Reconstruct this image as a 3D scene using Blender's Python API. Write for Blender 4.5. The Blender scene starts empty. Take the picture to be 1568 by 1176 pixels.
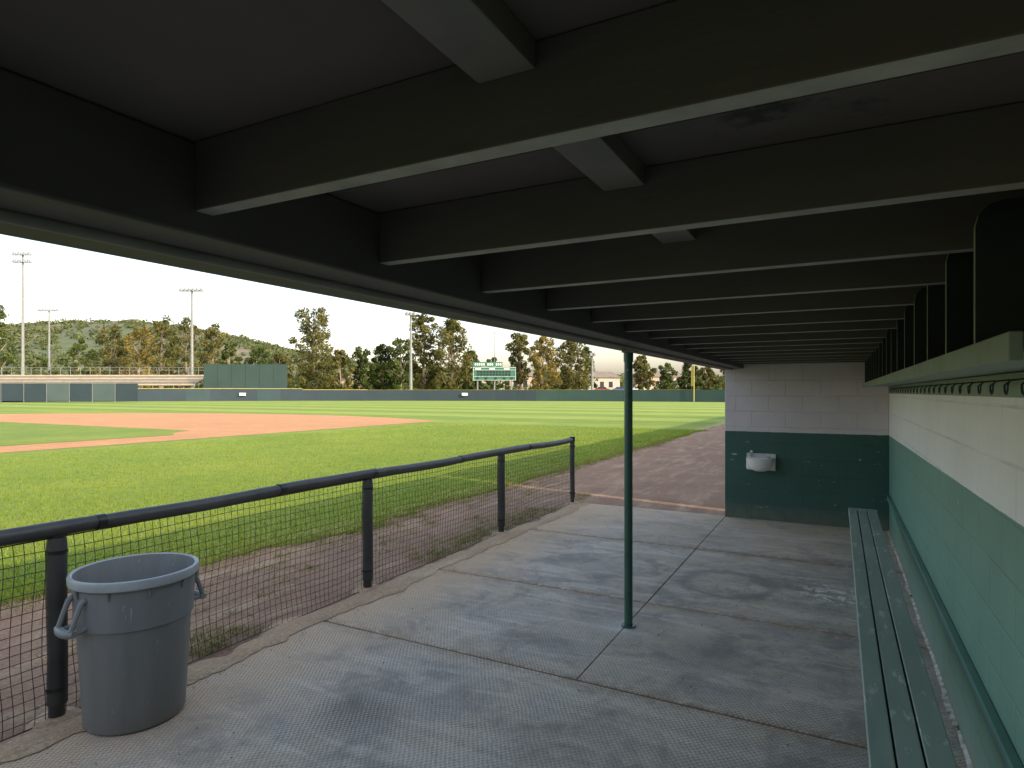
import bpy, math, random
import numpy as np
from mathutils import Vector, noise as mn
random.seed(7); rng=np.random.default_rng(7)
sc=bpy.context.scene
H=1.65
COS,SIN=math.cos(math.radians(27.93)),math.sin(math.radians(27.93))
def at(r,d):
    """ground position of something d metres out along the line of sight, r = lateral/forward ratio"""
    return (d*(r*COS-SIN), d*(COS+r*SIN))
# ---------------------------------------------------------------- materials
def newmat(name):
    m=bpy.data.materials.new(name); m.use_nodes=True
    nt=m.node_tree; b=nt.nodes['Principled BSDF']; return m,nt,b
def nd(nt,t,**k):
    n=nt.nodes.new(t)
    for a,v in k.items(): setattr(n,a,v)
    return n
def L(nt,a,b): nt.links.new(a,b)
def pos(nt): return nd(nt,'ShaderNodeNewGeometry').outputs['Position']
def noise(nt,p,scale,detail=4,rough=.6,dist=0):
    n=nd(nt,'ShaderNodeTexNoise'); n.inputs['Scale'].default_value=scale; n.inputs['Detail'].default_value=min(detail,5)
    n.inputs['Roughness'].default_value=rough; n.inputs['Distortion'].default_value=dist
    L(nt,p,n.inputs['Vector']); return n.outputs['Fac']
def mapr(nt,v,a,b,c=0,d=1):
    n=nd(nt,'ShaderNodeMapRange'); n.inputs[1].default_value=a;n.inputs[2].default_value=b;n.inputs[3].default_value=c;n.inputs[4].default_value=d
    L(nt,v,n.inputs[0]); return n.outputs[0]
def mathn(nt,op,a,b=None,c=None):
    n=nd(nt,'ShaderNodeMath',operation=op)
    for i,x in enumerate((a,b,c)):
        if x is None: continue
        if isinstance(x,(int,float)): n.inputs[i].default_value=x
        else: L(nt,x,n.inputs[i])
    return n.outputs[0]
def mixc(nt,f,a,b,mode='MIX'):
    n=nd(nt,'ShaderNodeMix',data_type='RGBA',blend_type=mode)
    if isinstance(f,(int,float)): n.inputs[0].default_value=f
    else: L(nt,f,n.inputs[0])
    for i,x in ((6,a),(7,b)):
        if isinstance(x,tuple): n.inputs[i].default_value=(x[0],x[1],x[2],1)
        else: L(nt,x,n.inputs[i])
    return n.outputs[2]
def bump(nt,b,h,strength,dist=.01):
    n=nd(nt,'ShaderNodeBump'); n.inputs['Strength'].default_value=strength; n.inputs['Distance'].default_value=dist
    L(nt,h,n.inputs['Height']); L(nt,n.outputs[0],b.inputs['Normal'])
def sep(nt,p):
    n=nd(nt,'ShaderNodeSeparateXYZ'); L(nt,p,n.inputs[0]); return n.outputs
def vscale(nt,p,s):
    n=nd(nt,'ShaderNodeVectorMath',operation='MULTIPLY'); L(nt,p,n.inputs[0]); n.inputs[1].default_value=s; return n.outputs[0]
def basic(name,c1,c2=None,scale=5,rough=.7,bmp=0,bscale=40,metal=0,c3=None,s3=30,t3=.6,stretch=None):
    m,nt,b=newmat(name); p=pos(nt)
    if stretch: p=vscale(nt,p,stretch)
    c2=c2 or tuple(x*.7 for x in c1)
    col=mixc(nt,mapr(nt,noise(nt,p,scale),.3,.7),c1,c2)
    if c3: col=mixc(nt,mapr(nt,noise(nt,p,s3,8,.7),t3,t3+.06),col,c3)
    L(nt,col,b.inputs['Base Color']); b.inputs['Roughness'].default_value=rough; b.inputs['Metallic'].default_value=metal
    if bmp: bump(nt,b,noise(nt,p,bscale,3),bmp,.006)
    return m

M={}
M['ceil']=basic('dark_ceiling_paint',(.175,.135,.115),(.112,.092,.082),1.3,.75,.15,12,c3=(.045,.04,.035),s3=2.8,t3=.62)
M['rafter']=basic('dark_rafter_paint',(.135,.117,.092),(.10,.090,.074),2,.65,.2,10,c3=(.055,.05,.043),s3=3,t3=.66,stretch=(1,3,3))
M['raft_edge']=basic('pale_rafter_underside',(.50,.46,.38),(.30,.28,.235),9,.55,.2,30)  # paler tone for the bottom faces of the rafters
M['beam']=basic('beam_paint',(.105,.09,.081),(.075,.066,.060),3,.6,.2,12)
M['trim']=basic('trim_paint',(.26,.23,.195),(.165,.148,.13),4,.6,.2,20)
M['post']=basic('post_green_paint',(.048,.120,.088),(.030,.082,.060),9,.4,.15,40,c3=(.25,.24,.21),s3=30,t3=.67)
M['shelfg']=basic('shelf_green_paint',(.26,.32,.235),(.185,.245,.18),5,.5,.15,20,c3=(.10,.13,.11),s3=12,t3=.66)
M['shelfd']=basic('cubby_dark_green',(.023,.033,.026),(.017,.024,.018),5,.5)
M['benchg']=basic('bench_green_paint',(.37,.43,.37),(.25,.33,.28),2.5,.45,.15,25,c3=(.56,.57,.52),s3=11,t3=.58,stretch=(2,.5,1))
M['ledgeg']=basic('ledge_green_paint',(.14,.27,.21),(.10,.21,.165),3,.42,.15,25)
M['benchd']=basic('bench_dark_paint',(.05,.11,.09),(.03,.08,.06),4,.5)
M['pad']=basic('black_foam_padding',(.048,.047,.046),(.028,.027,.027),6,.42,.4,25,c3=(.20,.19,.17),s3=30,t3=.68)
M['tape']=basic('tape_black',(.015,.015,.016),(.01,.01,.01),8,.3)
M['net']=basic('net_black',(.03,.03,.03),(.02,.02,.02),8,.6)
M['can']=basic('grey_plastic',(.24,.245,.25),(.19,.195,.20),3,.42,.12,60,c3=(.38,.37,.36),s3=12,t3=.64,stretch=(3,3,.5))
M['rim']=basic('grey_plastic_rim',(.43,.445,.46),(.33,.345,.36),8,.35)
M['steel']=basic('stainless',(.62,.61,.60),(.5,.5,.5),8,.35,0,metal=.55)
M['white']=basic('white_enamel',(.86,.83,.79),(.74,.71,.68),8,.35)
M['galv']=basic('galvanised_pole',(.22,.215,.21),(.16,.155,.15),2,.6)
M['alum']=basic('bleacher_aluminium',(.55,.43,.33),(.38,.30,.24),1,.5)
M['fence']=basic('fence_windscreen',(.026,.042,.055),(.020,.034,.045),.25,.8)
M['fencer']=basic('fence_teal',(.030,.065,.060),(.024,.050,.048),.3,.8)
M['fencel']=basic('fence_pale_screen',(.07,.095,.095),(.045,.07,.068),.2,.8)
M['yellow']=basic('yellow_cap',(.42,.32,.09),(.34,.26,.07),2,.6)
M['eye']=basic('batters_eye_green',(.032,.060,.053),(.026,.048,.043),.4,.8)
M['sbg']=basic('scoreboard_green',(.035,.14,.095),(.03,.115,.08),1,.5)
M['sbd']=basic('scoreboard_dark',(.012,.03,.025),(.01,.02,.02),1,.5)
M['stucco']=basic('stucco_tan',(.50,.37,.27),(.43,.31,.23),.5,.8)
M['stuccow']=basic('stucco_pale',(.50,.42,.34),(.42,.35,.29),.5,.8)
M['roof']=basic('roof_tile',(.24,.19,.15),(.18,.14,.11),.8,.8)
M['glass']=basic('window_dark',(.03,.04,.05),(.02,.03,.04),1,.15)
M['tire']=basic('tire',(.02,.02,.02),None,5,.7)
M['bark']=basic('bark',(.30,.23,.17),(.15,.11,.08),.8,.9,.3,4)
M['wallext']=basic('plaster_exterior',(.45,.42,.36),(.38,.35,.3),.6,.85,.2,20)
M['roofing']=basic('roofing_felt',(.12,.11,.10),(.08,.075,.07),3,.9)
M['dirtseam']=basic('seam_dirt',(.26,.18,.12),(.12,.09,.065),9,.95,.3,60)
M['grit']=basic('pale_grit',(.78,.72,.63),(.26,.21,.16),22,.95,.5,60)
for n,c in (('red',(.2,.04,.04)),('blue',(.05,.08,.2)),('pearl',(.6,.6,.6))):
    M['car_'+n]=basic('car_paint_'+n,c,c,1,.25)

def wallmat(name,axis,gA,gB,wA,wB,slope):
    m,nt,b=newmat(name); p=pos(nt); s=sep(nt,p)
    cb=nd(nt,'ShaderNodeCombineXYZ'); L(nt,s[axis],cb.inputs[0]); L(nt,s[2],cb.inputs[1])
    br=nd(nt,'ShaderNodeTexBrick'); L(nt,cb.outputs[0],br.inputs['Vector'])
    br.inputs['Scale'].default_value=1; br.inputs['Mortar Size'].default_value=.0065; br.inputs['Mortar Smooth'].default_value=.5
    br.inputs['Brick Width'].default_value=.4; br.inputs['Row Height'].default_value=.2; br.offset=.5
    edge=mathn(nt,'ADD',mathn(nt,'MULTIPLY',s[1],-slope),1.135+slope*8.5)
    edge=mathn(nt,'ADD',edge,mathn(nt,'MULTIPLY',mathn(nt,'SUBTRACT',noise(nt,p,14),.5),.010))
    f=mathn(nt,'GREATER_THAN',s[2],edge)
    g=mixc(nt,mapr(nt,noise(nt,p,2.2),.3,.7),gA,gB)
    sc_=noise(nt,vscale(nt,p,(1,1,3.5)),6,9,.75)
    g=mixc(nt,mapr(nt,sc_,.64,.69,0,.75),g,(.42,.54,.47))
    w=mixc(nt,mapr(nt,noise(nt,p,1.7,8,.65),.35,.7),wA,wB)
    w=mixc(nt,mapr(nt,noise(nt,p,9,9,.8),.61,.74,0,.45),w,tuple(x*.6 for x in wA))
    col=mixc(nt,f,g,w)
    col=mixc(nt,mathn(nt,'MULTIPLY',mapr(nt,s[2],.0,.25,.9,0),noise(nt,p,8)),col,(.25,.21,.16))
    mort=mathn(nt,'MULTIPLY',br.outputs['Fac'],mapr(nt,noise(nt,p,3.1),.4,.65,.0,.5))
    col=mixc(nt,mort,col,mixc(nt,.5,col,(.03,.04,.04)))
    L(nt,col,b.inputs['Base Color']); b.inputs['Roughness'].default_value=.45
    h=mathn(nt,'ADD',mathn(nt,'MULTIPLY',br.outputs['Fac'],-.8),mathn(nt,'MULTIPLY',noise(nt,p,90,2),.25))
    h=mathn(nt,'ADD',h,mathn(nt,'MULTIPLY',noise(nt,p,6,2),.5))
    bump(nt,b,h,.5,.007); return m
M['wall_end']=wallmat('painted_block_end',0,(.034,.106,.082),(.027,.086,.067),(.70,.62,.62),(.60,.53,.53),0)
M['wall_back']=wallmat('painted_block_back_lit',1,(.19,.35,.27),(.155,.30,.23),(.93,.90,.85),(.85,.82,.76),.014)  # same block paint as the end wall, brightened for the light it catches

def concrete():
    m,nt,b=newmat('worn_concrete'); p=pos(nt); s=sep(nt,p)
    c=mixc(nt,mapr(nt,noise(nt,p,.9,5,.62,.4),.36,.64),(.38,.37,.365),(.54,.51,.48))
    dust=mathn(nt,'MULTIPLY',mapr(nt,noise(nt,p,1.9,5,.7,.8),.42,.62),.8)
    c=mixc(nt,dust,c,(.64,.55,.45))
    streak=noise(nt,vscale(nt,p,(.5,2.6,1)),1.6,5,.65,1.2)
    c=mixc(nt,mapr(nt,streak,.50,.62,0,.65),c,(.78,.73,.67))
    dark=noise(nt,p,2.3,5,.7,.5)
    c=mixc(nt,mapr(nt,dark,.49,.64,0,.65),c,(.25,.235,.22))
    blot=noise(nt,p,7.5,5,.8,1.8)
    c=mixc(nt,mapr(nt,blot,.53,.66,0,.5),c,(.27,.25,.23))
    c=mixc(nt,mapr(nt,blot,.44,.34,0,.5),c,(.78,.73,.66))
    n5=noise(nt,p,4,4,.7)
    edge=mathn(nt,'MULTIPLY',mapr(nt,mathn(nt,'ADD',s[0],mathn(nt,'MULTIPLY',dark,1.1)),-2.72,-1.85,1,0),mapr(nt,n5,.25,.50,.35,1))
    c=mixc(nt,edge,c,(.62,.44,.29))
    far=mathn(nt,'MULTIPLY',mapr(nt,s[1],6.3,8.5,0,.85),mapr(nt,n5,.33,.58))
    c=mixc(nt,far,c,(.68,.52,.37))
    for sy in (3.3,4.76,6.65):
        dj=mathn(nt,'ABSOLUTE',mathn(nt,'SUBTRACT',mathn(nt,'ADD',s[1],mathn(nt,'MULTIPLY',n5,.10)),sy+.05))
        c=mixc(nt,mathn(nt,'MULTIPLY',mapr(nt,dj,.01,.11,.9,0),mapr(nt,blot,.38,.54)),c,(.38,.27,.185))
    wob=mathn(nt,'MULTIPLY',mathn(nt,'SUBTRACT',n5,.5),.28)
    def dist(x,y):
        a=mathn(nt,'SUBTRACT',s[0],x); bb=mathn(nt,'SUBTRACT',s[1],y)
        d=mathn(nt,'SQRT',mathn(nt,'ADD',mathn(nt,'MULTIPLY',a,a),mathn(nt,'MULTIPLY',bb,bb)))
        return mathn(nt,'ADD',d,wob)
    for (x,y,r0,k) in ((-2.19,2.47,.32,.75),(-.7,4.0,.3,.4),(-1.7,3.7,.22,.35)):
        c=mixc(nt,mapr(nt,dist(x,y),r0*.3,r0,k,0),c,(.17,.168,.165))
    c=mixc(nt,mathn(nt,'MULTIPLY',mapr(nt,dist(-1.33,4.2),.05,.24,.8,0),mapr(nt,blot,.4,.55)),c,(.80,.80,.79))
    d=dist(-.86,5.55); ring=mathn(nt,'ABSOLUTE',mathn(nt,'SUBTRACT',d,.36))
    c=mixc(nt,mapr(nt,ring,.02,.10,.6,0),c,(.21,.20,.19))
    sp=mathn(nt,'MULTIPLY',mapr(nt,dist(-.05,5.65),.12,.34,1,0),mapr(nt,noise(nt,p,11,4,.7,.6),.51,.55))
    c=mixc(nt,sp,c,(.95,.95,.94))
    # woven mat imprint
    rot=nd(nt,'ShaderNodeVectorRotate',rotation_type='Z_AXIS'); L(nt,p,rot.inputs['Vector']); rot.inputs['Angle'].default_value=.12
    rs=sep(nt,rot.outputs[0])
    wx=mathn(nt,'SINE',mathn(nt,'ADD',mathn(nt,'MULTIPLY',rs[0],230),mathn(nt,'MULTIPLY',n5,9)))
    wy=mathn(nt,'SINE',mathn(nt,'ADD',mathn(nt,'MULTIPLY',rs[1],190),mathn(nt,'MULTIPLY',blot,6)))
    wv=mathn(nt,'MULTIPLY',wx,wy)
    area=mathn(nt,'MULTIPLY',mapr(nt,dark,.62,.42,.30,1),mapr(nt,s[1],3.0,4.9,1,.12))
    wf=mathn(nt,'MULTIPLY',mapr(nt,wv,-.1,.6,0,.5),area)
    c=mixc(nt,wf,c,(.88,.84,.78))
    wd=mathn(nt,'MULTIPLY',mapr(nt,wv,-.1,-.6,0,.45),area)
    c=mixc(nt,wd,c,(.20,.19,.18))
    fine=noise(nt,p,130,3,.75)
    c=mixc(nt,mapr(nt,fine,.40,.72,.0,.55),c,(.18,.17,.155))
    c=mixc(nt,1.0,c,(1.08,.98,.87),'MULTIPLY')
    L(nt,c,b.inputs['Base Color']); b.inputs['Roughness'].default_value=.9
    h=mathn(nt,'ADD',mathn(nt,'MULTIPLY',wf,.6),fine); bump(nt,b,h,.35,.006)
    return m
M['conc']=concrete()
def dirtmat(name,a,b_,c_,s=1.2):
    m,nt,b=newmat(name); p=pos(nt)
    c=mixc(nt,mapr(nt,noise(nt,p,s,5,.65),.35,.65),a,b_)
    c=mixc(nt,mapr(nt,noise(nt,vscale(nt,p,(2.2,.5,1)),1.5,5,.7),.50,.66,0,.75),c,c_)
    f=noise(nt,p,45,3,.8)
    c=mixc(nt,mapr(nt,f,.52,.7,0,.6),c,tuple(x*1.7 for x in a))
    c=mixc(nt,mapr(nt,f,.46,.32,0,.6),c,tuple(x*.42 for x in a))
    L(nt,c,b.inputs['Base Color']); b.inputs['Roughness'].default_value=.95
    bump(nt,b,noise(nt,p,18,5,.75),.8,.03); return m
M['dirt']=dirtmat('warning_track_dirt',(.36,.205,.13),(.26,.15,.10),(.50,.35,.22))
M['dust']=dirtmat('dusty_dirt',(.52,.35,.22),(.42,.28,.175),(.62,.46,.31),2)
M['clay']=dirtmat('infield_clay',(.58,.265,.12),(.50,.23,.105),(.63,.33,.165),.3)
M['scrub']=dirtmat('dry_ground',(.22,.17,.10),(.15,.14,.07),(.28,.22,.14),.05)
def grassmat(name,stripes,base=1.0):
    m,nt,b=newmat(name); p=pos(nt); s=sep(nt,p)
    c=mixc(nt,mapr(nt,noise(nt,p,.35,5,.6),.35,.65),(.18*base,.265*base,.024),(.28*base,.33*base,.035))
    c=mixc(nt,mapr(nt,noise(nt,p,2.6,5,.75),.45,.75,0,.6),c,(.10,.175,.018))
    c=mixc(nt,mapr(nt,noise(nt,p,14,5,.8),.55,.8,0,.6),c,(.42,.40,.09))
    if stripes:
        st=mathn(nt,'SINE',mathn(nt,'MULTIPLY',mathn(nt,'ADD',s[1],mathn(nt,'MULTIPLY',noise(nt,p,.1,3),1.2)),2*math.pi/9))
        fy=mapr(nt,s[1],27,33)
        c=mixc(nt,mathn(nt,'MULTIPLY',mathn(nt,'MULTIPLY',mapr(nt,st,-.25,.25),fy),.40),c,(.40,.43,.09))
        c=mixc(nt,mathn(nt,'MULTIPLY',mathn(nt,'MULTIPLY',mapr(nt,st,.25,-.25),fy),.3),c,(.12,.21,.02))
        e=mathn(nt,'MULTIPLY',mapr(nt,mathn(nt,'ADD',s[0],mathn(nt,'MULTIPLY',noise(nt,p,3,3),.8)),-5.6,-5.1),.85)
        c=mixc(nt,e,c,(.42,.36,.14))
    L(nt,c,b.inputs['Base Color']); b.inputs['Roughness'].default_value=.9
    bump(nt,b,noise(nt,p,28,5,.8),.9,.04); return m
M['grass']=grassmat('mown_grass',True); M['ingrass']=grassmat('infield_grass',False,.9)
def leafmat(name,dark,light,trans=.35):
    m=bpy.data.materials.new(name); m.use_nodes=True; nt=m.node_tree; nt.nodes.clear()
    a=nd(nt,'ShaderNodeAttribute',attribute_name='c'); p=pos(nt)
    f=mathn(nt,'ADD',mathn(nt,'MULTIPLY',a.outputs['Fac'],.75),mathn(nt,'MULTIPLY',noise(nt,p,.4,2),.4))
    c=mixc(nt,mapr(nt,f,.2,.9),dark,light)
    d=nd(nt,'ShaderNodeBsdfDiffuse'); t=nd(nt,'ShaderNodeBsdfTranslucent'); L(nt,c,d.inputs[0]); L(nt,c,t.inputs[0])
    mx=nd(nt,'ShaderNodeMixShader'); mx.inputs[0].default_value=trans; L(nt,d.outputs[0],mx.inputs[1]); L(nt,t.outputs[0],mx.inputs[2])
    o=nd(nt,'ShaderNodeOutputMaterial'); L(nt,mx.outputs[0],o.inputs[0]); return m
M['euc']=leafmat('eucalyptus_leaves',(.045,.053,.017),(.19,.165,.055))
M['eucg']=leafmat('green_leaves',(.028,.045,.014),(.12,.145,.042))
M['eucw']=leafmat('sunlit_olive_leaves',(.09,.078,.025),(.30,.225,.07))
M['pine']=leafmat('dark_leaves',(.018,.030,.012),(.08,.10,.03))
M['hillg']=leafmat('hill_brush',(.05,.075,.03),(.15,.155,.065),.2)
M['blade']=leafmat('grass_blades',(.12,.20,.018),(.36,.39,.06),.4)
M['dry']=leafmat('dry_weeds',(.14,.15,.04),(.50,.42,.20),.3)

# ---------------------------------------------------------------- mesh builder
class MB:
    def __init__(s): s.v=[];s.f=[];s.m=[]
    def box(s,x0,x1,y0,y1,z0,z1,m=0,fm=None):
        i=len(s.v)
        s.v+=[(x0,y0,z0),(x1,y0,z0),(x1,y1,z0),(x0,y1,z0),(x0,y0,z1),(x1,y0,z1),(x1,y1,z1),(x0,y1,z1)]
        fs=[(0,3,2,1),(4,5,6,7),(0,1,5,4),(1,2,6,5),(2,3,7,6),(3,0,4,7)]
        for k,f in enumerate(fs): s.f.append(tuple(i+a for a in f)); s.m.append(fm.get(k,m) if fm else m)
    def obox(s,c,ax,l,w,z0,z1,m=0):
        i=len(s.v); a=Vector((ax[0],ax[1])).normalized(); n=Vector((-a.y,a.x))
        for z in (z0,z1):
            for (p,q) in ((-1,-1),(1,-1),(1,1),(-1,1)):
                s.v.append((c[0]+a.x*p*l/2+n.x*q*w/2,c[1]+a.y*p*l/2+n.y*q*w/2,z))
        for f in [(0,3,2,1),(4,5,6,7),(0,1,5,4),(1,2,6,5),(2,3,7,6),(3,0,4,7)]: s.f.append(tuple(i+k for k in f)); s.m.append(m)
    def tube(s,pts,rad,seg=10,m=0,cap=True):
        pts=[Vector(p) for p in pts]; n=len(pts)
        if isinstance(rad,(int,float)): rad=[rad]*n
        base=len(s.v); up=None
        for k,p in enumerate(pts):
            t=(pts[min(k+1,n-1)]-pts[max(k-1,0)]).normalized()
            if up is None: up=Vector((0,0,1)) if abs(t.z)<.9 else Vector((1,0,0))
            a=t.cross(up).normalized(); bb=a.cross(t).normalized(); up=bb
            for j in range(seg):
                th=2*math.pi*j/seg; q=p+a*math.cos(th)*rad[k]+bb*math.sin(th)*rad[k]; s.v.append(tuple(q))
        for k in range(n-1):
            for j in range(seg):
                a0=base+k*seg+j;a1=base+k*seg+(j+1)%seg; s.f.append((a0,a1,a1+seg,a0+seg)); s.m.append(m)
        if cap:
            s.f.append(tuple(base+j for j in range(seg))[::-1]); s.m.append(m)
            s.f.append(tuple(base+(n-1)*seg+j for j in range(seg))); s.m.append(m)
    def lathe(s,prof,c,seg=48,m=0,a0=0,a1=2*math.pi,mf=None):
        base=len(s.v); full=abs(a1-a0-2*math.pi)<1e-6; n=seg if full else seg+1
        for (r,z) in prof:
            for j in range(n):
                th=a0+(a1-a0)*j/seg; s.v.append((c[0]+r*math.cos(th),c[1]+r*math.sin(th),c[2]+z))
        for k in range(len(prof)-1):
            for j in range(seg):
                j2=(j+1)%n; a=base+k*n
                s.f.append((a+j,a+j2,a+n+j2,a+n+j)); s.m.append(mf(k) if mf else m)
    def build(s,name,mats,parent=None,smooth=False,bevel=0,auto=True):
        me=bpy.data.meshes.new(name); me.from_pydata(s.v,[],s.f)
        for m in mats: me.materials.append(m)
        me.polygons.foreach_set('material_index',s.m)
        if smooth: me.polygons.foreach_set('use_smooth',[True]*len(s.f))
        me.update(); o=bpy.data.objects.new(name,me); sc.collection.objects.link(o)
        if parent: o.parent=parent
        if bevel:
            b=o.modifiers.new('bevel','BEVEL'); b.width=bevel; b.segments=2; b.limit_method='ANGLE'
        if smooth and auto:
            e=o.modifiers.new('es','EDGE_SPLIT'); e.split_angle=math.radians(40)
        return o
def empty(name):
    o=bpy.data.objects.new(name,None); sc.collection.objects.link(o); return o
def onebox(name,dims,mats,parent=None,bevel=0,fm=None):
    b=MB(); b.box(*dims,fm=fm); return b.build(name,mats,parent,bevel=bevel)

# ---------------------------------------------------------------- ground & field
def sheet(name,pts,z,mat):
    me=bpy.data.meshes.new(name); me.from_pydata([(x,y,z) for x,y in pts],[],[tuple(range(len(pts)))]); me.materials.append(mat)
    o=bpy.data.objects.new(name,me); sc.collection.objects.link(o); return o
sheet('ground',[(-4000,-4000),(4000,-4000),(4000,4000),(-4000,4000)],-.09,M['scrub'])
sheet('dirt_track',[(-60,-40),(6,-40),(6,112),(-60,112)],-.045,M['dirt'])
def e0(y): return -3.56+.16*(mn.noise((y*1.7,3,0)))+.06*mn.noise((y*7,1,0))
def e1(y): return max(-3.285,-3.25+.07*mn.noise((y*1.1,8,0))+.07*mn.noise((y*4.3,2,0))+.035*mn.noise((y*15,2,0)))
b=MB(); y=-6
while y<8.55:
    d=.04; i=len(b.v)
    b.v+=[(e0(y),y,-.038),(-3.33,y,.004),(e1(y),y,.0048),(e0(y+d),y+d,-.038),(-3.33,y+d,.004),(e1(y+d),y+d,.0048)]
    b.f+=[(i,i+1,i+4,i+3),(i+1,i+2,i+5,i+4)]; b.m+=[0,0]; y+=d
b.build('dust_verge',[M['dust']])
def ge(y):
    base=-5.35-.16*max(0,5.5-y) if y<5.5 else -5.35
    if y<0: base=-6.2
    return base+.22*mn.noise((y*.6,0,0))+.16*mn.noise((y*2.7,5,0))+.07*mn.noise((y*9,9,0))
b=MB(); y=-40
while y<110:
    st=.08 if -2<y<30 else .5
    i=len(b.v); b.v+=[(-9,y,-.038),(ge(y),y,-.038),(ge(y+st),y+st,-.038),(-9,y+st,-.038)]; b.f.append((i,i+1,i+2,i+3)); b.m.append(0); y+=st
i=len(b.v); b.v+=[(-170,-40,-.038),(-9,-40,-.038),(-9,y,-.038),(-9,125,-.038),(-170,125,-.038)]; b.f.append((i,i+1,i+2,i+3,i+4)); b.m.append(0)
b.build('grass_field',[M['grass']])
hx,hy=-21.5,-9.0; mx,my=hx-13,hy+13; R=29
pts=[]
y1=my+math.sqrt(R*R-(mx+20.4)**2)
a0=math.atan2(y1-my,-20.4-mx); x2=mx-math.sqrt(R*R-(hy-1-my)**2); a1=math.atan2(hy-1-my,x2-mx)%(2*math.pi)
for k in range(120):
    a=a0+(a1-a0)*k/119; rr=R+.25*mn.noise((a*14,0,0)); pts.append((mx+rr*math.cos(a),my+rr*math.sin(a)))
pts+= [(hx-4,hy-1)]+[(hx+5*math.cos(a),hy+5*math.sin(a)) for a in np.linspace(math.pi*1.1,math.pi*2.35,24)]+[(-20.4,hy+5)]
sheet('infield_dirt',pts,-.030,M['clay'])
s0=1.3; X0,X1=hx-s0,hx-27.4+s0; Y0,Y1=hy+s0,hy+27.4-s0; rc=3.6
pts=[]
def arc(cx,cy,a,b_): return [(cx+rc*math.cos(t),cy+rc*math.sin(t)) for t in np.linspace(a,b_,14)]
pts+=arc(hx,hy,math.pi,math.pi/2)[::1]
pts+=arc(hx,hy+27.4,-math.pi/2,-math.pi)
pts+=arc(hx-27.4,hy+27.4,0,-math.pi/2)
pts+=arc(hx-27.4,hy,math.pi/2,0)
pts=[(min(max(x,X1),X0),min(max(y,Y0),Y1)) for x,y in pts]
sheet('infield_grass',pts,-.022,M['ingrass'])
b=MB(); b.lathe([(0,.24),(1.2,.22),(2.7,0)],(mx,my,-.02),32); b.build('pitchers_mound',[M['clay']],smooth=True)

def blades(name,xy,hmin,hmax,w,mat,z=-.04,lean=.5,colr=None):
    n=len(xy); x,y=xy[:,0],xy[:,1]; a=rng.uniform(0,2*np.pi,n); h=rng.uniform(hmin,hmax,n); l=rng.uniform(0,lean,n)*h; la=rng.uniform(0,2*np.pi,n)
    v=np.zeros((n,3,3)); v[:,0]=np.c_[x-np.cos(a)*w/2,y-np.sin(a)*w/2,np.full(n,z)]; v[:,1]=np.c_[x+np.cos(a)*w/2,y+np.sin(a)*w/2,np.full(n,z)]
    v[:,2]=np.c_[x+np.cos(la)*l,y+np.sin(la)*l,z+h]
    me=bpy.data.meshes.new(name); me.vertices.add(n*3); me.vertices.foreach_set('co',v.ravel()); me.loops.add(n*3); me.loops.foreach_set('vertex_index',np.arange(n*3))
    me.polygons.add(n); me.polygons.foreach_set('loop_start',np.arange(n)*3); 
    me.update(calc_edges=True); me.validate()
    ca=me.color_attributes.new('c','FLOAT_COLOR','CORNER'); c=rng.uniform(0,1,n) if colr is None else colr
    col=np.ones((n,3,4)); col[:,:,:3]=c[:,None,None]; ca.data.foreach_set('color',col.ravel())
    me.materials.append(mat); o=bpy.data.objects.new(name,me); sc.collection.objects.link(o); return o
n=210000
yy=1+27*rng.random(n)**1.4; xx=np.array([ge(q) for q in yy])+.1-(rng.random(n)**1.9)*14
blades('grass_blades',np.c_[xx,yy],.018,.048,.011,M['blade'])
T=[]
for k in range(1100):
    y=random.uniform(-1,9.5); x=-3.60-abs(random.gauss(0,.22)) if random.random()<.6 else random.uniform(-5.3,-3.7)
    if mn.noise((x*1.2,y*.8,4))<-.05: continue
    r=random.uniform(.02,.07)
    for j in range(random.randint(8,26)): T.append((x+random.gauss(0,r),y+random.gauss(0,r)))
for k in range(1300):
    y=random.uniform(1,22); x=ge(y)+abs(random.gauss(0,.16))
    for j in range(14): T.append((x+random.gauss(0,.05),y+random.gauss(0,.05)))
blades('dry_weeds',np.array(T),.012,.05,.008,M['dry'],lean=1.5)
b=MB()
for k in range(900):
    y=random.uniform(0,9.5); x=random.uniform(-5.2,-3.3); r=random.uniform(.004,.014)
    z=-.04
    i=len(b.v); b.v+=[(x-r,y,z),(x,y-r,z),(x+r,y,z),(x,y+r,z),(x+r*.2,y,z+r)]; 
    for f in ((0,1,4),(1,2,4),(2,3,4),(3,0,4)): b.f.append(tuple(i+q for q in f)); b.m.append(0)
for k in range(700):
    y=random.uniform(1,8.3); x=random.uniform(-3.2,.4) if random.random()<.4 else random.choice((.46,-3.2))+random.gauss(0,.05); r=random.uniform(.003,.008)
    i=len(b.v); b.v+=[(x-r,y,.004),(x,y-r,.004),(x+r,y,.004),(x,y+r,.004),(x,y,.004+r*.8)]
    for f in ((0,1,4),(1,2,4),(2,3,4),(3,0,4)): b.f.append(tuple(i+q for q in f)); b.m.append(0)
b.build('pebbles',[basic('pebble_stone',(.45,.38,.3),(.2,.17,.14),30,.9)])

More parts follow.
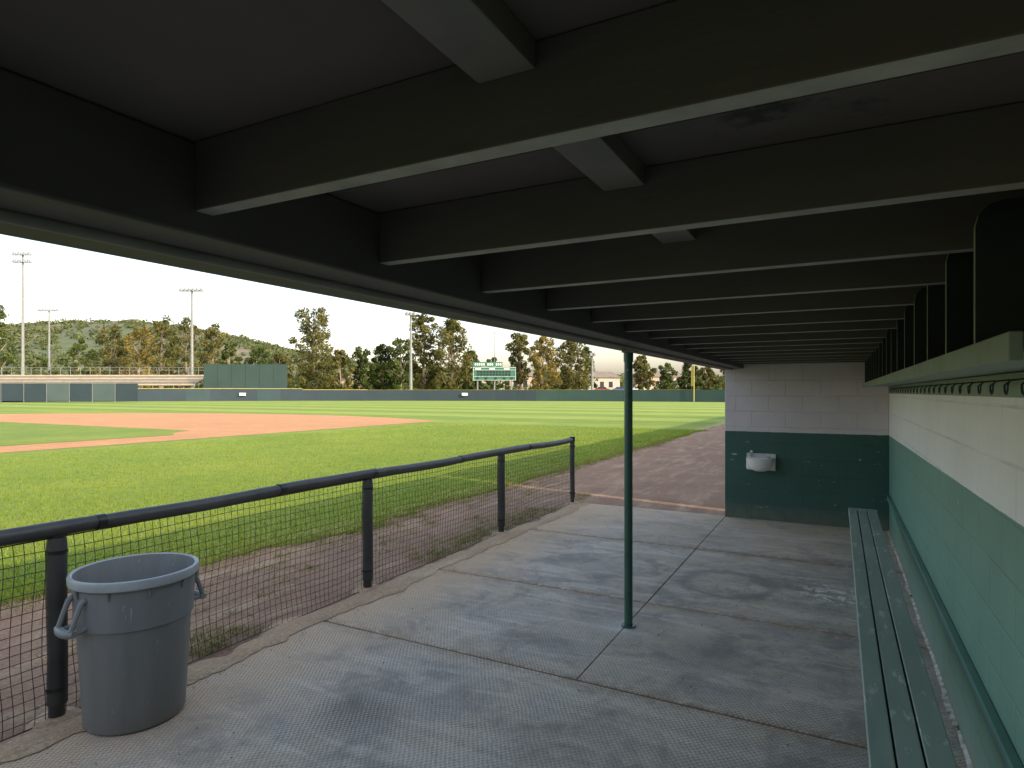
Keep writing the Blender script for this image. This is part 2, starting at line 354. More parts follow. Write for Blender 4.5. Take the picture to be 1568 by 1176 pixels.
# ---------------------------------------------------------------- concrete floor
fl=empty('concrete_floor')
yc=[-6,-2.6,.5,3.3,4.76,6.65,8.6]; xc=[-3.3,-1.33,.52]
for i in range(len(yc)-1):
    for j in range(2):
        g=.008
        dz=random.uniform(-.003,.002)
        if yc[i+1]<=3.4 and j==0:
            onebox(f'panel_{i}_{j}',(xc[0],xc[2]-0.002,yc[i]+g,yc[i+1]-g,-.12,dz),[M['conc']],fl,.007); continue
        if yc[i+1]<=3.4: continue
        onebox(f'panel_{i}_{j}',(xc[j]+(.003 if j else 0),xc[j+1]-(.003 if j==0 else .002),yc[i]+g,yc[i+1]-g,-.12,dz),[M['conc']],fl,.005)
onebox('joint_filler',(-3.29,.515,-5.99,8.59,-.1,-.005),[M['dirtseam']],fl)
b=MB(); y=-2
while y<8.5:
    l=random.uniform(.05,.35); wd=random.uniform(.012,.035); h_=random.uniform(.006,.016)
    i=len(b.v); b.v+=[(.518-wd,y,.004),(.518,y,.004),(.518,y+l,.004),(.518-wd*random.uniform(.6,1.2),y+l,.004),(.518,y,h_+.004),(.518,y+l,h_+.004)]
    b.f+=[(i,i+4,i+5,i+3),(i,i+1,i+4),(i+3,i+5,i+2)]; b.m+=[0]*3; y+=l+(random.uniform(.0,.12) if random.random()<.3 else 0)
b.build('wall_foot_grit',[M['grit']])

# ---------------------------------------------------------------- walls
onebox('cinder_block_wall',(.52,.72,-6.2,8.7,-.1,2.13),[M['wall_back']])
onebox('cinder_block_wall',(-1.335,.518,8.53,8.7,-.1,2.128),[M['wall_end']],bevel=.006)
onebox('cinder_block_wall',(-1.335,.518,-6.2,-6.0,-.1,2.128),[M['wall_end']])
b=MB(); b.box(.485,.519,-6,8.3,.405,.46); b.build('wall_ledge_board',[M['ledgeg']],bevel=.005)

# ---------------------------------------------------------------- roof
rf=empty('dugout_roof')
b=MB(); y=-6.2
while y<8.7:
    b.box(-1.24,.75,y+.0015,min(y+1.22,8.75)-.0015,2.135,2.155); y+=1.22
b.build('plywood_ceiling',[M['ceil']],rf)
onebox('roofing',(-1.5,.85,-6.3,8.85,2.157,2.22),[M['roofing']],rf)
b=MB(); k=-12
while True:
    y=.766+.54*k; k+=1
    if y>8.5: break
    if y<-6: continue
    dz=random.uniform(-.004,.004)
    b.box(-1.10,.519,y,y+.04,1.998+dz,2.134,0,fm={0:1})
    if y<8: b.box(-.46+random.uniform(-.008,.008),-.368,y+.042,y+.538,2.093,2.134,0,fm={0:2})
o=b.build('rafters',[M['rafter'],M['raft_edge'],M['trim']],rf,bevel=.003)
onebox('front_beam',(-1.235,-1.101,-6.2,8.53,1.955,2.134),[M['beam'],M['trim']],rf,.006)
onebox('outer_fascia',(-1.375,-1.24,-6.25,8.8,1.945,2.15),[M['beam'],M['trim']],rf,.008,fm={0:0})
b=MB(); b.tube([(-1.243,-6.2,1.948),(-1.243,8.5,1.948)],.013,10); b.tube([(-1.395,-6.2,1.965),(-1.395,8.8,1.965)],.018,10); b.build('drip_conduit',[M['trim']],rf,smooth=True)
b=MB(); b.box(.46,.519,-6,8.5,1.93,1.996); b.build('back_plate',[M['rafter']],rf,bevel=.004)

# ---------------------------------------------------------------- support post
for yy_ in (4.22,-2.6):
    p=empty('support_post')
    b=MB(); b.tube([(-1.31,yy_,0),(-1.31,yy_,1.945)],.029,20); b.build('pipe',[M['post']],p,smooth=True)
    b=MB(); b.tube([(-1.31,yy_,.0),(-1.31,yy_,.012)],.05,20); b.tube([(-1.31,yy_,1.86),(-1.31,yy_,1.9),(-1.31,yy_,1.944)],[.033,.034,.034],20); b.build('collars',[M['post']],p,smooth=True)
    b=MB(); b.box(-1.345,-1.25,yy_-.045,yy_+.045,1.925,1.946); b.tube([(-1.31,yy_-.028,1.80),(-1.31,yy_-.036,1.80)],.012,10); b.build('bracket',[M['trim']],p)

# ---------------------------------------------------------------- bench
bn=empty('bench')
for i,(x0,x1) in enumerate(((.085,.157),(.164,.240),(.247,.328))):
    onebox(f'seat_plank_{i+1}',(x0,x1,-4,7.05+.004*i,.435,.475-.003*(i%2)),[M['benchg']],bn,.004)
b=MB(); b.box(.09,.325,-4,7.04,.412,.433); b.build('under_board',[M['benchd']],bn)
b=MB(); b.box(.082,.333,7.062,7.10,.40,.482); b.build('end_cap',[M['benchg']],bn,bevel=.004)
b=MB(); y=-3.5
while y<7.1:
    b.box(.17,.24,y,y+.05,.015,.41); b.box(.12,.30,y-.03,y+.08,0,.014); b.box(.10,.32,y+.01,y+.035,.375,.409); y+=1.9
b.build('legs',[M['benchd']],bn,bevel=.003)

# ---------------------------------------------------------------- cubby shelf
cs=empty('cubby_shelf')
onebox('shelf_board',(.262,.518,1.25,8.3,1.715,1.742),[M['shelfg']],cs,.002)
onebox('front_lip',(.240,.260,1.25,8.3,1.700,1.748),[M['shelfg']],cs,.003)
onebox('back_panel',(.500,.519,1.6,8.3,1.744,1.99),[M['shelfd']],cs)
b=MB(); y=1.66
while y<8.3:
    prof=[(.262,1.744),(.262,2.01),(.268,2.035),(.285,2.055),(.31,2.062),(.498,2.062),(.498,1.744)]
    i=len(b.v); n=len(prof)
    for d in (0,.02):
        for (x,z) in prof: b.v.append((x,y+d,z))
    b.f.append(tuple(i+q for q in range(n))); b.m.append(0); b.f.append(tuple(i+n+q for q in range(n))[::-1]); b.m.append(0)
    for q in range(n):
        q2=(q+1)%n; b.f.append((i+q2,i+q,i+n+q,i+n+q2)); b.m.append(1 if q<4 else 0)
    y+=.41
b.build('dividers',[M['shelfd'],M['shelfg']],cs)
onebox('hook_board',(.498,.519,1.0,8.3,1.632,1.713),[M['shelfg']],cs,.003)
b=MB(); y=1.35
while y<7.5:
    b.tube([(.497,y,1.69),(.46,y,1.685)]+[(.455-.0*t,y+.022-.022*math.cos(t),1.67-.028*math.sin(t)) for t in np.linspace(0,math.pi,8)]+[(.47,y+.044,1.685)],.003,6); y+=.205
b.build('hooks',[M['shelfd']],cs,smooth=True)

# ---------------------------------------------------------------- drinking fountain
df=empty('drinking_fountain'); cx=-.885
b=MB()
prof=[(0,-.17),(.07,-.165),(.12,-.14),(.155,-.07),(.165,-.01),(.17,0),(.16,.005),(.145,-.02),(.10,-.05),(0,-.06)]
b.lathe(prof,(cx,8.40,.81),28,a0=math.pi,a1=2*math.pi); 
b.build('bowl',[M['white']],df,smooth=True)
b=MB(); b.box(cx-.17,cx+.17,8.40,8.528,.66,.812); b.build('body',[M['white']],df,bevel=.015)
b=MB(); b.box(cx-.175,cx+.175,8.505,8.529,.64,.86); b.build('back_plate',[M['steel']],df,bevel=.005)
b=MB(); b.tube([(cx-.12,8.44,.80),(cx-.12,8.44,.87),(cx-.11,8.42,.892),(cx-.09,8.40,.885)],.014,10); b.tube([(cx+.1,8.40,.80),(cx+.1,8.39,.825)],.02,10)
b.build('bubbler',[M['steel']],df,smooth=True)

# ---------------------------------------------------------------- railing fence
rl=empty('railing_fence'); RX=-3.56
posts=[-5.4,-3.03,-.66,1.71,4.08,6.44,8.66]
b=MB(); joints=[-5.4,-3.2,-1.3,.6,1.92,3.15,4.15,5.55,7.2,8.62]
def rz(y): return .952-.0045*y*.6+.006*math.sin(y*2.1)
for i in range(len(joints)-1):
    a,c=joints[i],joints[i+1]; pp=[];rr=[]
    n=9
    for k in range(n):
        t=k/(n-1); yy_=a+.006+(c-a-.012)*t
        pp.append((RX+.004*math.sin(yy_*5),yy_,rz(yy_)-.006*math.sin(t*math.pi)+(.004 if i%2 else 0))); rr.append(.040 if 0<k<n-1 else .036)
    b.tube(pp,rr,18)
b.build('rail_padding',[M['pad']],rl,smooth=True)
b=MB(); b.tube([(RX,-5.4,.948),(RX,8.66,.915)],.026,12)
for j in joints[1:-1]: b.tube([(RX,j-.022,rz(j)),(RX,j+.022,rz(j))],.0425,18)
for pz in posts[:-1]:
    b.tube([(RX,pz,.90),(RX,pz,rz(pz)-.02)],.035,12)
b.build('rail_pipe',[M['tape']],rl,smooth=True)
b=MB()
for i,pz in enumerate(posts):
    r=.046 if pz<8 else .036
    top=.93 if pz<8 else .955
    b.tube([(RX+.004,pz,.05),(RX,pz+.004,.3),(RX-.003,pz,.6),(RX,pz,.86),(RX,pz,top-.03)],[r,r*.97,r*1.02,r,r*.9],18)
    b.tube([(RX,pz,-.06),(RX,pz,.06)],r*.8,14)
b.build('posts',[M['pad']],rl,smooth=True)
b=MB(); b.tube([(RX,8.66,.90),(RX,8.66,.975)],[.044,.04],16)
for pz in posts[1:]:
    for z in (.82,.12): b.tube([(RX,pz,z),(RX,pz,z+.018)],.049,16)
b.build('straps',[M['tape']],rl,smooth=True)
b=MB()
for pz in posts: b.lathe([(0,.03),(.10,.02),(.16,-.03)],(RX,pz,-.04),14)
b.build('post_footings',[M['dust']],rl,smooth=True)
b=MB(); w=.0019; sp=.047
def nx(y,z): return RX+.012*mn.noise((y*1.5,z*2,0))+ .0
ny=int((8.62+5.35)/sp)
zs=np.linspace(-.03,.90,20)
def wire(p,q,w=w):
    p=Vector(p);q=Vector(q);t=(q-p).normalized();a=t.cross(Vector((1,0,0)));
    if a.length<.1:a=Vector((0,1,0))
    a=a.normalized()*w; c=Vector((w,0,0)); i=len(b.v)
    for s_ in (p,q):
        b.v.extend([tuple(s_+a),tuple(s_+c),tuple(s_-a),tuple(s_-c)])
    for k in range(4):
        b.f.append((i+k,i+(k+1)%4,i+4+(k+1)%4,i+4+k)); b.m.append(0)
def npnt(k,j):
    y=-5.35+k*sp; z=zs[j]
    dy=.018*mn.noise((y*2,z*3,7))+.010*math.sin(z*9+y*.7); dz=.022*mn.noise((y*1.3,z*2,11))+.014*math.sin(y*2.65)*(.9-z)
    return (nx(y,z),y+dy,z+dz if 0<j<19 else z)
for k in range(ny):
    for j in range(len(zs)):
        if j<len(zs)-1: wire(npnt(k,j),npnt(k,j+1))
        if k<ny-1: wire(npnt(k,j),npnt(k+1,j),w*(1.8 if j in(0,19) else 1))
b.build('netting',[M['net']],rl)

# ---------------------------------------------------------------- trash can
tc=empty('trash_can'); tcx,tcy=-3.19,1.895
b=MB()
prof=[(0,.015),(.20,.012),(.218,0),(.226,.012),(.253,.49),(.255,.498),(.264,.503),(.272,.69),(.282,.70),(.289,.705),(.291,.735),(.287,.745),(.277,.748),(.269,.742),(.263,.70),(.256,.66),(.241,.50),(.213,.03),(0,.028)]
b.lathe(prof,(tcx,tcy,.006),64,mf=lambda k:1 if 8<=k<=12 else 0)
o=b.build('barrel',[M['can'],M['rim']],tc,smooth=True)
b=MB(); vd=Vector((tcx,tcy)).normalized()
for sgn in (-1,1):
    n=Vector((vd.y,-vd.x))*sgn
    n=(n*.88+vd*(.46*sgn)).normalized(); t=Vector((-n.y,n.x))
    def P(r,tt,z): return (tcx+n.x*r+t.x*tt,tcy+n.y*r+t.y*tt,z)
    for s_ in (-1,1):
        b.tube([P(.262,s_*.060,.665),P(.280,s_*.060,.650),P(.304,s_*.060,.59),P(.322,s_*.060,.535)],[.015,.014,.012,.013],8)
        b.tube([P(.250,s_*.055,.530),P(.29,s_*.058,.520),P(.322,s_*.060,.522)],[.012,.012,.013],8)
    b.tube([P(.318,-.080,.525),P(.328,-.04,.520),P(.330,0,.518),P(.328,.04,.520),P(.318,.080,.525)],[.015,.020,.021,.020,.015],10)
b.build('handles',[M['can']],tc,smooth=True)
b=MB()
for k in range(10):
    a=2*math.pi*k/10+.3; b.tube([(tcx+.272*math.cos(a),tcy+.272*math.sin(a),.665),(tcx+.281*math.cos(a),tcy+.281*math.sin(a),.70)],.007,6)
b.build('rim_ribs',[M['can']],tc,smooth=True)

# ---------------------------------------------------------------- unseen walls behind the dugout, shaped to cast the evening shade
b=MB(); b.box(3.5,3.9,-30,8.22,-.1,5.0); b.build('unseen_shade_wall',[M['wallext']])
b=MB(); b.box(3.5,3.9,8.46,44,-.1,5.0); b.build('unseen_shade_wall',[M['wallext']])  # gap left between the two walls to let a strip of sun through

# ---------------------------------------------------------------- outfield fence
of=empty('outfield_fence'); RF=115
def fp(deg): a=math.radians(deg); return (hx+RF*math.cos(a),hy+RF*math.sin(a))
A=np.arange(76,186,2.0)
bp=MB();bc=MB();bq=MB()
for i in range(len(A)-1):
    p,q=fp(A[i]),fp(A[i+1]); c=((p[0]+q[0])/2,(p[1]+q[1])/2); ax=(q[0]-p[0],q[1]-p[1]); l=math.hypot(*ax)
    h=2.0 if A[i]<125 else 2.2
    mi=1 if A[i]<104 else (0 if random.random()<.8 else 2)
    bp.obox(c,ax,l-.06,.05,-.05,h,mi)
    if A[i]>=90: bc.obox(c,ax,l,.11,h+.005,h+.10 if A[i]>118 else h+.04)
    bq.tube([(p[0],p[1],-.05),(p[0],p[1],h+.05)],.04,6)
bp.build('panels',[M['fence'],M['fencer'],basic('fence_mid',(.028,.052,.062),(.022,.042,.05),.3)],of)
bc.build('cap',[M['yellow']],of); bq.build('fence_posts',[M['eye']],of)
ps=MB(); 
for i in range(12):
    p=at(-1.05+i*.037,98); q=at(-1.05+(i+1)*.037,98); c=((p[0]+q[0])/2,(p[1]+q[1])/2)
    ps.obox(c,(q[0]-p[0],q[1]-p[1]),math.dist(p,q)-.08,.05,.2,3.0,0 if i in(8,10) else 1); ps.tube([(p[0],p[1],-.05),(p[0],p[1],3.2)],.05,6,2)
ps.build('windscreen_fence',[M['fencel'],M['fence'],M['galv']])
p=fp(90); b=MB(); b.tube([(p[0],p[1]-.4,0),(p[0],p[1]-.4,6.2)],.09,10); b.box(p[0]-.45,p[0]-.09,p[1]-.42,p[1]-.38,2.6,6.0); b.build('foul_pole',[M['yellow']])
for r in (-.757,-.443,-.087):
    x,y=at(r,97 if r<-.7 else 110)
    lo=MB()
    a=math.atan2(y-hy,x-hx); x=hx+(RF-.5)*math.cos(a); y=hy+(RF-.5)*math.sin(a)
    lo.obox((x,y),(-math.sin(a),math.cos(a)),1.1,.05,.95,1.45); lo.build('distance_sign',[M['white']])
x0=at(-.4995,122); x1=at(-.364,122)
b=MB(); ax=(x1[0]-x0[0],x1[1]-x0[1]); l=math.hypot(*ax)
nseg=6
for k in range(nseg):
    t=(k+.5)/nseg; cc=(x0[0]+ax[0]*t,x0[1]+ax[1]*t); b.obox(cc,ax,l/nseg-.05,.1,.5,7.1)
    b.tube([(x0[0]+ax[0]*k/nseg,x0[1]+ax[1]*k/nseg+.3,0),(x0[0]+ax[0]*k/nseg,x0[1]+ax[1]*k/nseg+.3,7.3)],.12,8)
b.build('batters_eye_screen',[M['eye']])
sb=empty('scoreboard'); C=at(-.0285,123); ax=(COS,SIN); nrm=(SIN,-COS)
def sbx(u0,u1,z0,z1,dep,name_mb,m=0):
    cu=(u0+u1)/2; name_mb.obox((C[0]+ax[0]*cu+nrm[0]*dep,C[1]+ax[1]*cu+nrm[1]*dep),ax,abs(u1-u0),.08,z0,z1,m)
b=MB(); sbx(-4.3,4.3,3.9,6.6,0,b); sbx(-4.3,1.6,6.65,7.6,0,b); b.build('panel',[M['sbg']],sb)
b=MB()
for r_ in range(2):
    for k in range(11):
        u=-3.4+k*.62; sbx(u,u+.42,5.45-r_*.55,5.85-r_*.55,.1,b)
for u in (-3.6,-1.9,0,1.7,3.2): sbx(u,u+.5,4.1,4.55,.1,b)
b.build('digit_windows',[M['sbd']],sb)
b=MB()
for k in range(13):
    u=-3.9+k*.42; 
    if k in(5,9): continue
    sbx(u,u+.24,6.9,7.35,.1,b)
for (z0,z1) in ((3.95,4.0),(4.68,4.72),(5.98,6.03),(6.5,6.56)): sbx(-4.2,4.2,z0,z1,.1,b)
for u in (-3.8,-1,1.9): sbx(u,u+1.1,6.12,6.34,.1,b)
for u in (-4.22,4.18): sbx(u,u+.05,3.95,6.55,.1,b)
b.build('lettering',[M['white']],sb)
b=MB()
for u in (-3.4,0,3.4): 
    x,y=C[0]+ax[0]*u-nrm[0]*.3,C[1]+ax[1]*u-nrm[1]*.3; b.tube([(x,y,0),(x,y,6.5)],.15,8)
b.build('support_posts',[M['galv']],sb)
def lightpole(r,d,vt,n,rows,w,name='stadium_light_pole'):
    x,y=at(r,d); h=vt; b=MB(); b.tube([(x,y,0),(x,y,h*.5),(x,y,h)],[.36,.28,.18],8)
    e=empty(name); b.build('mast',[M['galv']],e,smooth=True)
    b=MB()
    for k in range(rows):
        z=h-.4-k*1.6; b.obox((x,y),(COS,SIN),w,.16,z-.09,z+.09)
        for j in range(n):
            u=-w/2+w*(j+.5)/n; px,py=x+COS*u,y+SIN*u
            b.lathe([(0,.42),(.20,.38),(.38,.05),(.44,-.28),(0,-.14)],(px+SIN*.35,py-COS*.35,z+.15),8)
    b.build('lamp_heads',[M['galv']],e)
lightpole(-.7926,135,32.0,4,2,4.2)
lightpole(-.750,175,25.0,6,1,6)
lightpole(-.5185,132,23.6,6,1,5.2)
lightpole(-.164,128,18.0,3,1,2.2)
lightpole(.130,128,9.6,2,1,1.5)
x,y=at(-.0286,160); b=MB(); b.tube([(x,y,0),(x,y,17)],[.12,.07],8); b.lathe([(0,.2),(.18,.0),(0,-.2)],(x,y,17.1),8); b.build('flagpole',[M['galv']])
bl=empty('bleachers')
p0=Vector(at(-1.25,124)); p1=Vector(at(-.515,124)); dv=(p1-p0); ln=dv.length; dv.normalize(); nn=Vector((-dv.y,dv.x)); 
if nn.dot(p0)<0: nn=-nn
mid=(p0+p1)/2; b=MB(); b2=MB()
for k in range(7):
    c=mid+nn*(k*.8); z=3.0+k*.33
    b.obox(c,dv,ln,.34,z,z+.06); b.obox(c+nn*.3,dv,ln,.04,z-.1,z+.22,1 if k%2 else 0)
for z in (6.2,6.75): b2.tube([tuple(p0+nn*5.8)+(z,),tuple(p1+nn*5.8)+(z,)],.05,6)
n=44
for k in range(n+1):
    c=p0+dv*ln*k/n+nn*5.8; b2.tube([(c.x,c.y,0),(c.x,c.y,6.8)],.05,5)
    c=p0+dv*ln*k/n; b2.tube([(c.x,c.y,0),(c.x,c.y,3)],.06,5)
b2.tube([tuple(p0)+(3.7,),tuple(p1)+(3.7,)],.05,6)
b.build('seat_rows',[M['alum'],M['galv']],bl); b2.build('rails',[M['galv']],bl)

# ---------------------------------------------------------------- foliage
def leafmesh(name,cent,rad,nper,size,mat,parent=None,flat=.8,colr=None):
    cent=np.array(cent,float); rad=np.array(rad,float); nc=len(cent)
    if rad.ndim==1: rad=np.c_[rad,rad,rad*flat]
    n=nc*nper; ci=np.repeat(np.arange(nc),nper)
    d=rng.normal(size=(n,3)); d/=np.linalg.norm(d,axis=1)[:,None]
    rr=rng.uniform(.35,1.08,n)**.6
    p=cent[ci]+d*rr[:,None]*rad[ci]
    nr=d+rng.normal(scale=.55,size=(n,3)); nr/=np.linalg.norm(nr,axis=1)[:,None]
    t=np.cross(nr,rng.normal(size=(n,3))); t/=np.linalg.norm(t,axis=1)[:,None]; s=np.cross(nr,t)
    sz=size*rng.uniform(.5,1.3,n)[:,None]
    v=np.stack([p-t*sz*.5,p+s*sz*.28,p+t*sz*.55,p-s*sz*.28],1)
    me=bpy.data.meshes.new(name); me.vertices.add(n*4); me.vertices.foreach_set('co',v.ravel()); me.loops.add(n*4); me.loops.foreach_set('vertex_index',np.arange(n*4))
    me.polygons.add(n); me.polygons.foreach_set('loop_start',np.arange(n)*4)
    me.update(calc_edges=True); me.validate()
    cc=(rng.uniform(0,1,nc) if colr is None else np.array(colr))[ci]*.6+rng.uniform(0,.4,n)
    ca=me.color_attributes.new('c','FLOAT_COLOR','CORNER'); col=np.ones((n,4,4)); col[:,:,:3]=cc[:,None,None]; ca.data.foreach_set('color',col.ravel())
    me.materials.append(mat); o=bpy.data.objects.new(name,me); sc.collection.objects.link(o)
    if parent: o.parent=parent
    return o
def tree(r,d,h,w,kind='euc',base=.2,mat='euc',name='eucalyptus_tree',nc=30,nper=110,size=.62):
    x,y=at(r,d); e=empty(name); b=MB()
    lean=random.uniform(-.04,.04)*h
    tk=h/55
    def tp(t): return Vector((x+lean*t+.3*math.sin(t*5+x),y,h*.93*t))
    b.tube([tp(t) for t in np.linspace(0,.95,8)],[tk*(1.25-t*1.15) for t in np.linspace(0,.95,8)],7)
    cs_=[];rs=[]
    for k in range(nc):
        t=base+(1-base)*((k+.5)/nc); 
        if kind=='cone': env=(1-((t-base)/(1-base))**1.3)*.95+.10
        elif kind=='col': env=.55+.45*math.sin(min(1,(t-base)/(1-base))*math.pi)
        else: env=math.sin(math.pi*min(.97,.12+.85*(t-base)/(1-base)))**.6
        a=k*2.4+random.uniform(-.5,.5); rr=w/2*env*random.uniform(.25,.95)
        rad=w*random.uniform(.09,.19)*(.65+.35*env)
        z=h*t*random.uniform(.93,1.0)
        z=min(z,h-rad*.6)
        c=Vector((x+lean*t+rr*math.cos(a),y+rr*math.sin(a),z)); cs_.append(tuple(c)); rs.append(rad)
        if k%2==0:
            s=tp(max(.1,t-.16)); m_=(s+c)/2+Vector((0,0,-.02*h)); b.tube([s,m_,c],[tk*.45,tk*.3,tk*.1],5)
    b.build('trunk_and_limbs',[M['bark']],e,smooth=True)
    leafmesh('crown',cs_,rs,nper,size,M[mat],e,.85)
def T_(u,vt,w,d,**k):
    tree((u-784)/945,d,(600-vt)/945*d+H,w/945*d,**k)
T_(-8,462,60,150,mat='eucg',name='eucalyptus_tree',nc=26)
T_(60,545,40,170,mat='eucg',nc=18,base=.05)
T_(120,520,50,165,mat='eucg',nc=22)
T_(172,500,62,168,mat='euc',nc=38,base=.15)
T_(212,497,60,160,mat='eucw',nc=38,base=.18)
T_(248,484,56,172,mat='euc',nc=38,base=.2)
T_(285,486,52,180,mat='euc',nc=36,base=.15)
T_(326,495,58,165,mat='euc',nc=38,base=.2)
T_(352,520,40,150,mat='eucg',nc=26,base=.15)
T_(395,530,52,170,mat='eucg',nc=30,base=.1)
T_(430,540,46,165,mat='euc',nc=26,base=.08)
T_(482,471,74,148,kind='col',mat='euc',nc=64,base=.10,name='tall_pine_tree')
T_(520,533,44,140,mat='euc',nc=28,base=.08)
T_(553,532,44,150,mat='pine',nc=34,base=.03)
T_(585,528,50,155,mat='pine',nc=40,base=.03)
T_(612,518,48,150,mat='eucg',nc=40,base=.05)
T_(650,477,54,152,mat='euc',kind='col',nc=58,base=.10)
T_(690,484,70,148,mat='euc',nc=62,base=.12)
T_(722,535,42,150,mat='pine',nc=28,base=.05)
T_(752,548,34,170,mat='eucg',nc=22,base=.05)
T_(796,508,48,150,mat='euc',nc=36,base=.25)
T_(832,515,54,142,mat='eucw',nc=42,base=.12)
T_(872,520,66,150,mat='euc',nc=50,base=.1)
T_(900,532,34,160,mat='eucg',nc=24,base=.12)
T_(985,545,46,150,mat='euc',nc=30,base=.25)
T_(1022,556,34,170,mat='eucg',nc=20,base=.15)
T_(1052,553,36,160,mat='pine',nc=26,base=.08)
T_(1082,560,36,150,mat='euc',nc=22,base=.05)
T_(1130,548,60,150,mat='euc',nc=24,base=.1)
T_(1240,535,80,150,mat='eucg',nc=24,base=.1)
C_=[];R_=[]
for k in range(900):
    u=random.uniform(-300,1500); d=random.uniform(165,260)
    ht=random.uniform(2,7)+(4 if 80<u<460 or 540<u<640 else 0)*random.random()
    if 905<u<1000 and d<235: continue
    x,y=at((u-784)/945,d); C_.append((x,y,ht*random.uniform(.3,1))); R_.append(random.uniform(1.5,3.2))
leafmesh('distant_trees',C_,R_,42,1.1,M['eucg'])

# ---------------------------------------------------------------- hills
prof_u=[-1500,-600,0,100,190,260,300,450,560,650,760,900,1100,1400,2200]
prof_h=[60,85,98,101,104,100,90,58,41,33,28,25,22,20,30]
def hillz(u,d):
    px=np.interp(u,prof_u,prof_h); t=min(1,max(0,(d-280)/450)); t=t*t*(3-2*t)
    if d>760: t=max(0,1-(d-760)/900)
    x,y=at((u-784)/945,d)
    return px/945*720*t*(1+.08*mn.noise((x*.006,y*.006,0)))+ (5*mn.noise((x*.02,y*.02,3))+1.6*mn.noise((x*.06,y*.06,3)))*t - .2*(1-t)
us=np.linspace(-1500,2200,300); ds=list(np.linspace(280,760,46))+[850,1000,1300,1700]
vv=[];ff=[]
for d in ds:
    for u in us:
        x,y=at((u-784)/945,d); vv.append((x,y,hillz(u,d)))
nu=len(us)
for i in range(len(ds)-1):
    for j in range(nu-1): ff.append((i*nu+j,i*nu+j+1,(i+1)*nu+j+1,(i+1)*nu+j))
me=bpy.data.meshes.new('hills'); me.from_pydata(vv,[],ff); me.polygons.foreach_set('use_smooth',[True]*len(ff))
mh,nt,bb=newmat('hill_ground'); p=pos(nt)
c=mixc(nt,mapr(nt,noise(nt,p,.012,5,.65),.42,.62),(.11,.125,.06),(.20,.15,.105)); c=mixc(nt,mapr(nt,noise(nt,p,.06,5,.7),.46,.60,0,.85),c,(.075,.095,.045))
L(nt,c,bb.inputs['Base Color']); bb.inputs['Roughness'].default_value=1
me.materials.append(mh); o=bpy.data.objects.new('hills',me); sc.collection.objects.link(o)
C_=[];R_=[];K_=[]
for k in range(9000):
    u=random.uniform(-300,1300); d=random.uniform(300,760)
    if k%4==0: d=random.uniform(690,765)
    dens=mn.noise((u*.012,d*.012,2))
    if dens<-.15 and random.random()<.7 and k%4: continue
    x,y=at((u-784)/945,d); z=hillz(u,d); rr=random.uniform(1.6,4.2)*(1.4 if d>700 else 1.1); C_.append((x,y,z+rr*.4)); R_.append(rr); K_.append(random.random())
leafmesh('hill_brush',C_,R_,18,2.6,M['hillg'],None,.8,K_)

# ---------------------------------------------------------------- houses
def house(u,d,w,dep,h,z0,mw='stucco',name='stucco_house'):
    c=Vector(at((u-784)/945,d)); e=empty(name); ax=Vector((COS,SIN)); n=Vector((SIN,-COS))
    b=MB(); b.obox(c,ax,w,dep,z0-3,z0+h); b.build('walls',[M[mw]],e)
    b=MB(); o_=.5
    for s_,t_,z in ((-1,-1,h),(1,-1,h),(1,1,h),(-1,1,h)): 
        q=c+ax*s_*(w/2+o_)+n*t_*(dep/2+o_); b.v.append((q.x,q.y,z0+z+.01))
    for s_ in (-1,1): q=c+ax*s_*(w/2-dep*.25); b.v.append((q.x,q.y,z0+h+dep*.25))
    b.f+=[(0,1,5,4),(2,3,4,5),(1,2,5),(3,0,4),(3,2,1,0)]; b.m+=[0]*5; b.build('roof',[M['roof']],e)
    b=MB(); k=-w/2+1.2
    while k<w/2-1.6:
        q=c+ax*(k+.7)+n*(dep/2+.03); b.obox(q,ax,1.3,.06,z0+h*.4,z0+h*.75); k+=3
    b.build('windows',[M['glass']],e)
for (u,d,w,h) in ((40,735,16,4),(112,740,18,5),(182,738,22,5),(205,725,16,4)):
    house(u,d,w,10,h,hillz(u,d)+4.0,'stuccow')
house(543,205,7,8,4.6,1.0,'stucco'); house(802,200,9,8,5.6,1.0,'stucco'); house(915,215,14,9,5.5,1.0,'stuccow'); house(1005,225,17,9,6,1,'stucco'); house(748,230,12,8,5.0,1,'stuccow')
def car(u,d,mat,nm='parked_car'):
    e=empty(nm); c=Vector(at((u-784)/945,d)); ax=Vector((COS,SIN)); n=Vector((SIN,-COS))
    prof=[(-2.2,.35),(2.2,.35),(2.25,.8),(1.4,.98),(.8,1.5),(-1.0,1.52),(-1.7,1.0),(-2.25,.9)]
    z0=1.6
    def ex(prof,w,name,mt):
        b=MB(); k=len(prof)
        for s_ in (-1,1):
            for (a,z) in prof: q=c+ax*a+n*s_*w; b.v.append((q.x,q.y,z+z0))
        b.f.append(tuple(range(k))); b.f.append(tuple(range(k,2*k))[::-1])
        for i in range(k): j=(i+1)%k; b.f.append((j,i,i+k,j+k))
        b.m=[0]*len(b.f); b.build(name,[mt],e)
    ex(prof,.88,'body',mat); ex([(1.15,1.0),(.72,1.42),(-.95,1.44),(-1.45,1.02)],.89,'windows',M['glass'])
    b=MB()
    for a in (-1.35,1.35):
        q=c+ax*a; b.tube([(q.x+n.x*.93,q.y+n.y*.93,z0+.33),(q.x-n.x*.93,q.y-n.y*.93,z0+.33)],.33,12)
    b.build('wheels',[M['tire']],e)
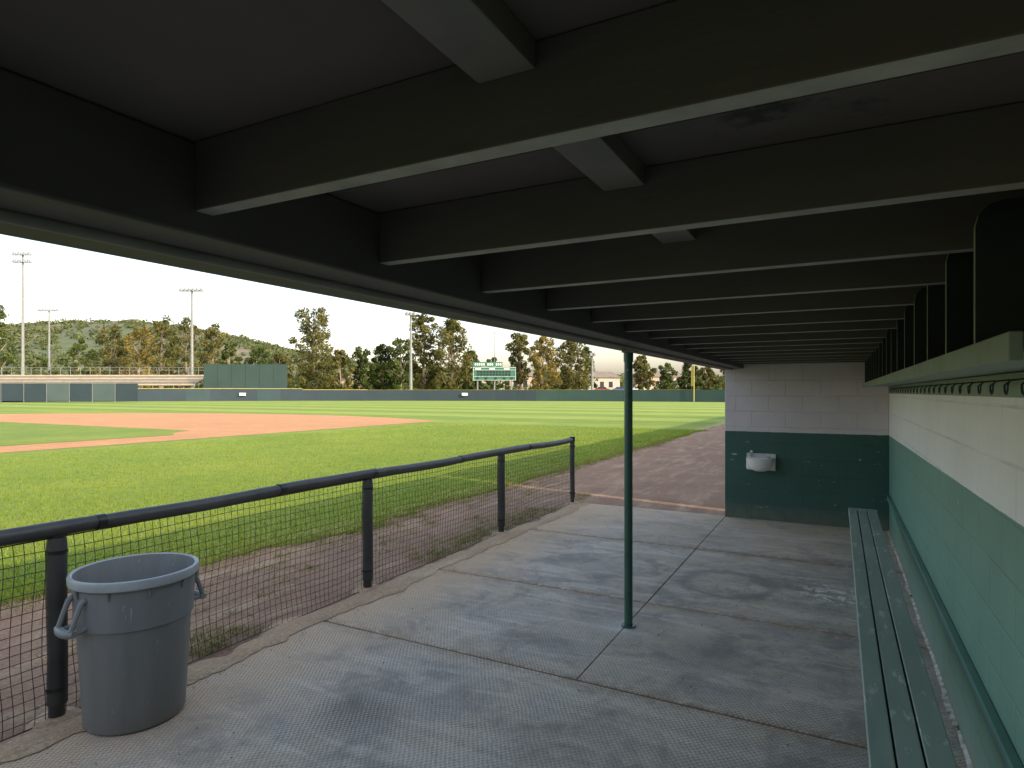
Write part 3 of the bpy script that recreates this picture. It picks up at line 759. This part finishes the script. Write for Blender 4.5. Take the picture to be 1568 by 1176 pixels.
b=MB(); cc=at(.17,182); b.obox(cc,(COS,SIN),60,12,-.1,1.59); b.build('parking_terrace',[basic('asphalt',(.06,.06,.06),(.05,.05,.05),1)])
car(922,180,M['car_red']); car(950,182,M['car_blue']); car(978,181,M['car_pearl']); car(898,183,M['car_pearl'])

# ---------------------------------------------------------------- light
el=math.radians(25); az=math.radians(100)
sd=Vector((math.sin(az)*math.cos(el),math.cos(az)*math.cos(el),math.sin(el)))
sl=bpy.data.lights.new('sun','SUN'); sl.energy=4.7; sl.angle=math.radians(.5); sl.color=(1,.85,.57)
so=bpy.data.objects.new('sun',sl); sc.collection.objects.link(so); so.rotation_euler=sd.to_track_quat('Z','Y').to_euler(); so.location=(30,-10,40)
w=bpy.data.worlds.new('World'); sc.world=w; w.use_nodes=True; nt=w.node_tree
sk=nt.nodes.new('ShaderNodeTexSky'); sk.sky_type='NISHITA'; sk.sun_disc=False; sk.sun_elevation=el; sk.sun_rotation=az; sk.air_density=1.0; sk.dust_density=3.5; sk.ozone_density=1
hs=nt.nodes.new('ShaderNodeHueSaturation'); hs.inputs['Saturation'].default_value=.62
nt.links.new(sk.outputs[0],hs.inputs['Color'])
tcn=nt.nodes.new('ShaderNodeTexCoord'); sz=sep(nt,tcn.outputs['Generated'])[2]
# warm bright haze low on the horizon, clearer pale blue higher up
tint=mixc(nt,mapr(nt,sz,.05,.24),(1.18,1.06,.93),(.64,.72,.77))
mm=mixc(nt,1.0,hs.outputs[0],tint,'MULTIPLY')
nt.links.new(mm,nt.nodes['Background'].inputs[0]); nt.nodes['Background'].inputs[1].default_value=.46
sc.view_settings.view_transform='Standard'; sc.view_settings.look='None'; sc.view_settings.exposure=0
# ---------------------------------------------------------------- camera
cd=bpy.data.cameras.new('camera'); cam=bpy.data.objects.new('camera',cd); sc.collection.objects.link(cam)
cam.location=(0,0,H); cam.rotation_euler=(math.radians(90),0,math.radians(27.93)); cd.sensor_width=36; cd.lens=945/1568*36; cd.shift_y=.00765
cd.clip_start=.02; cd.clip_end=8000; sc.camera=cam
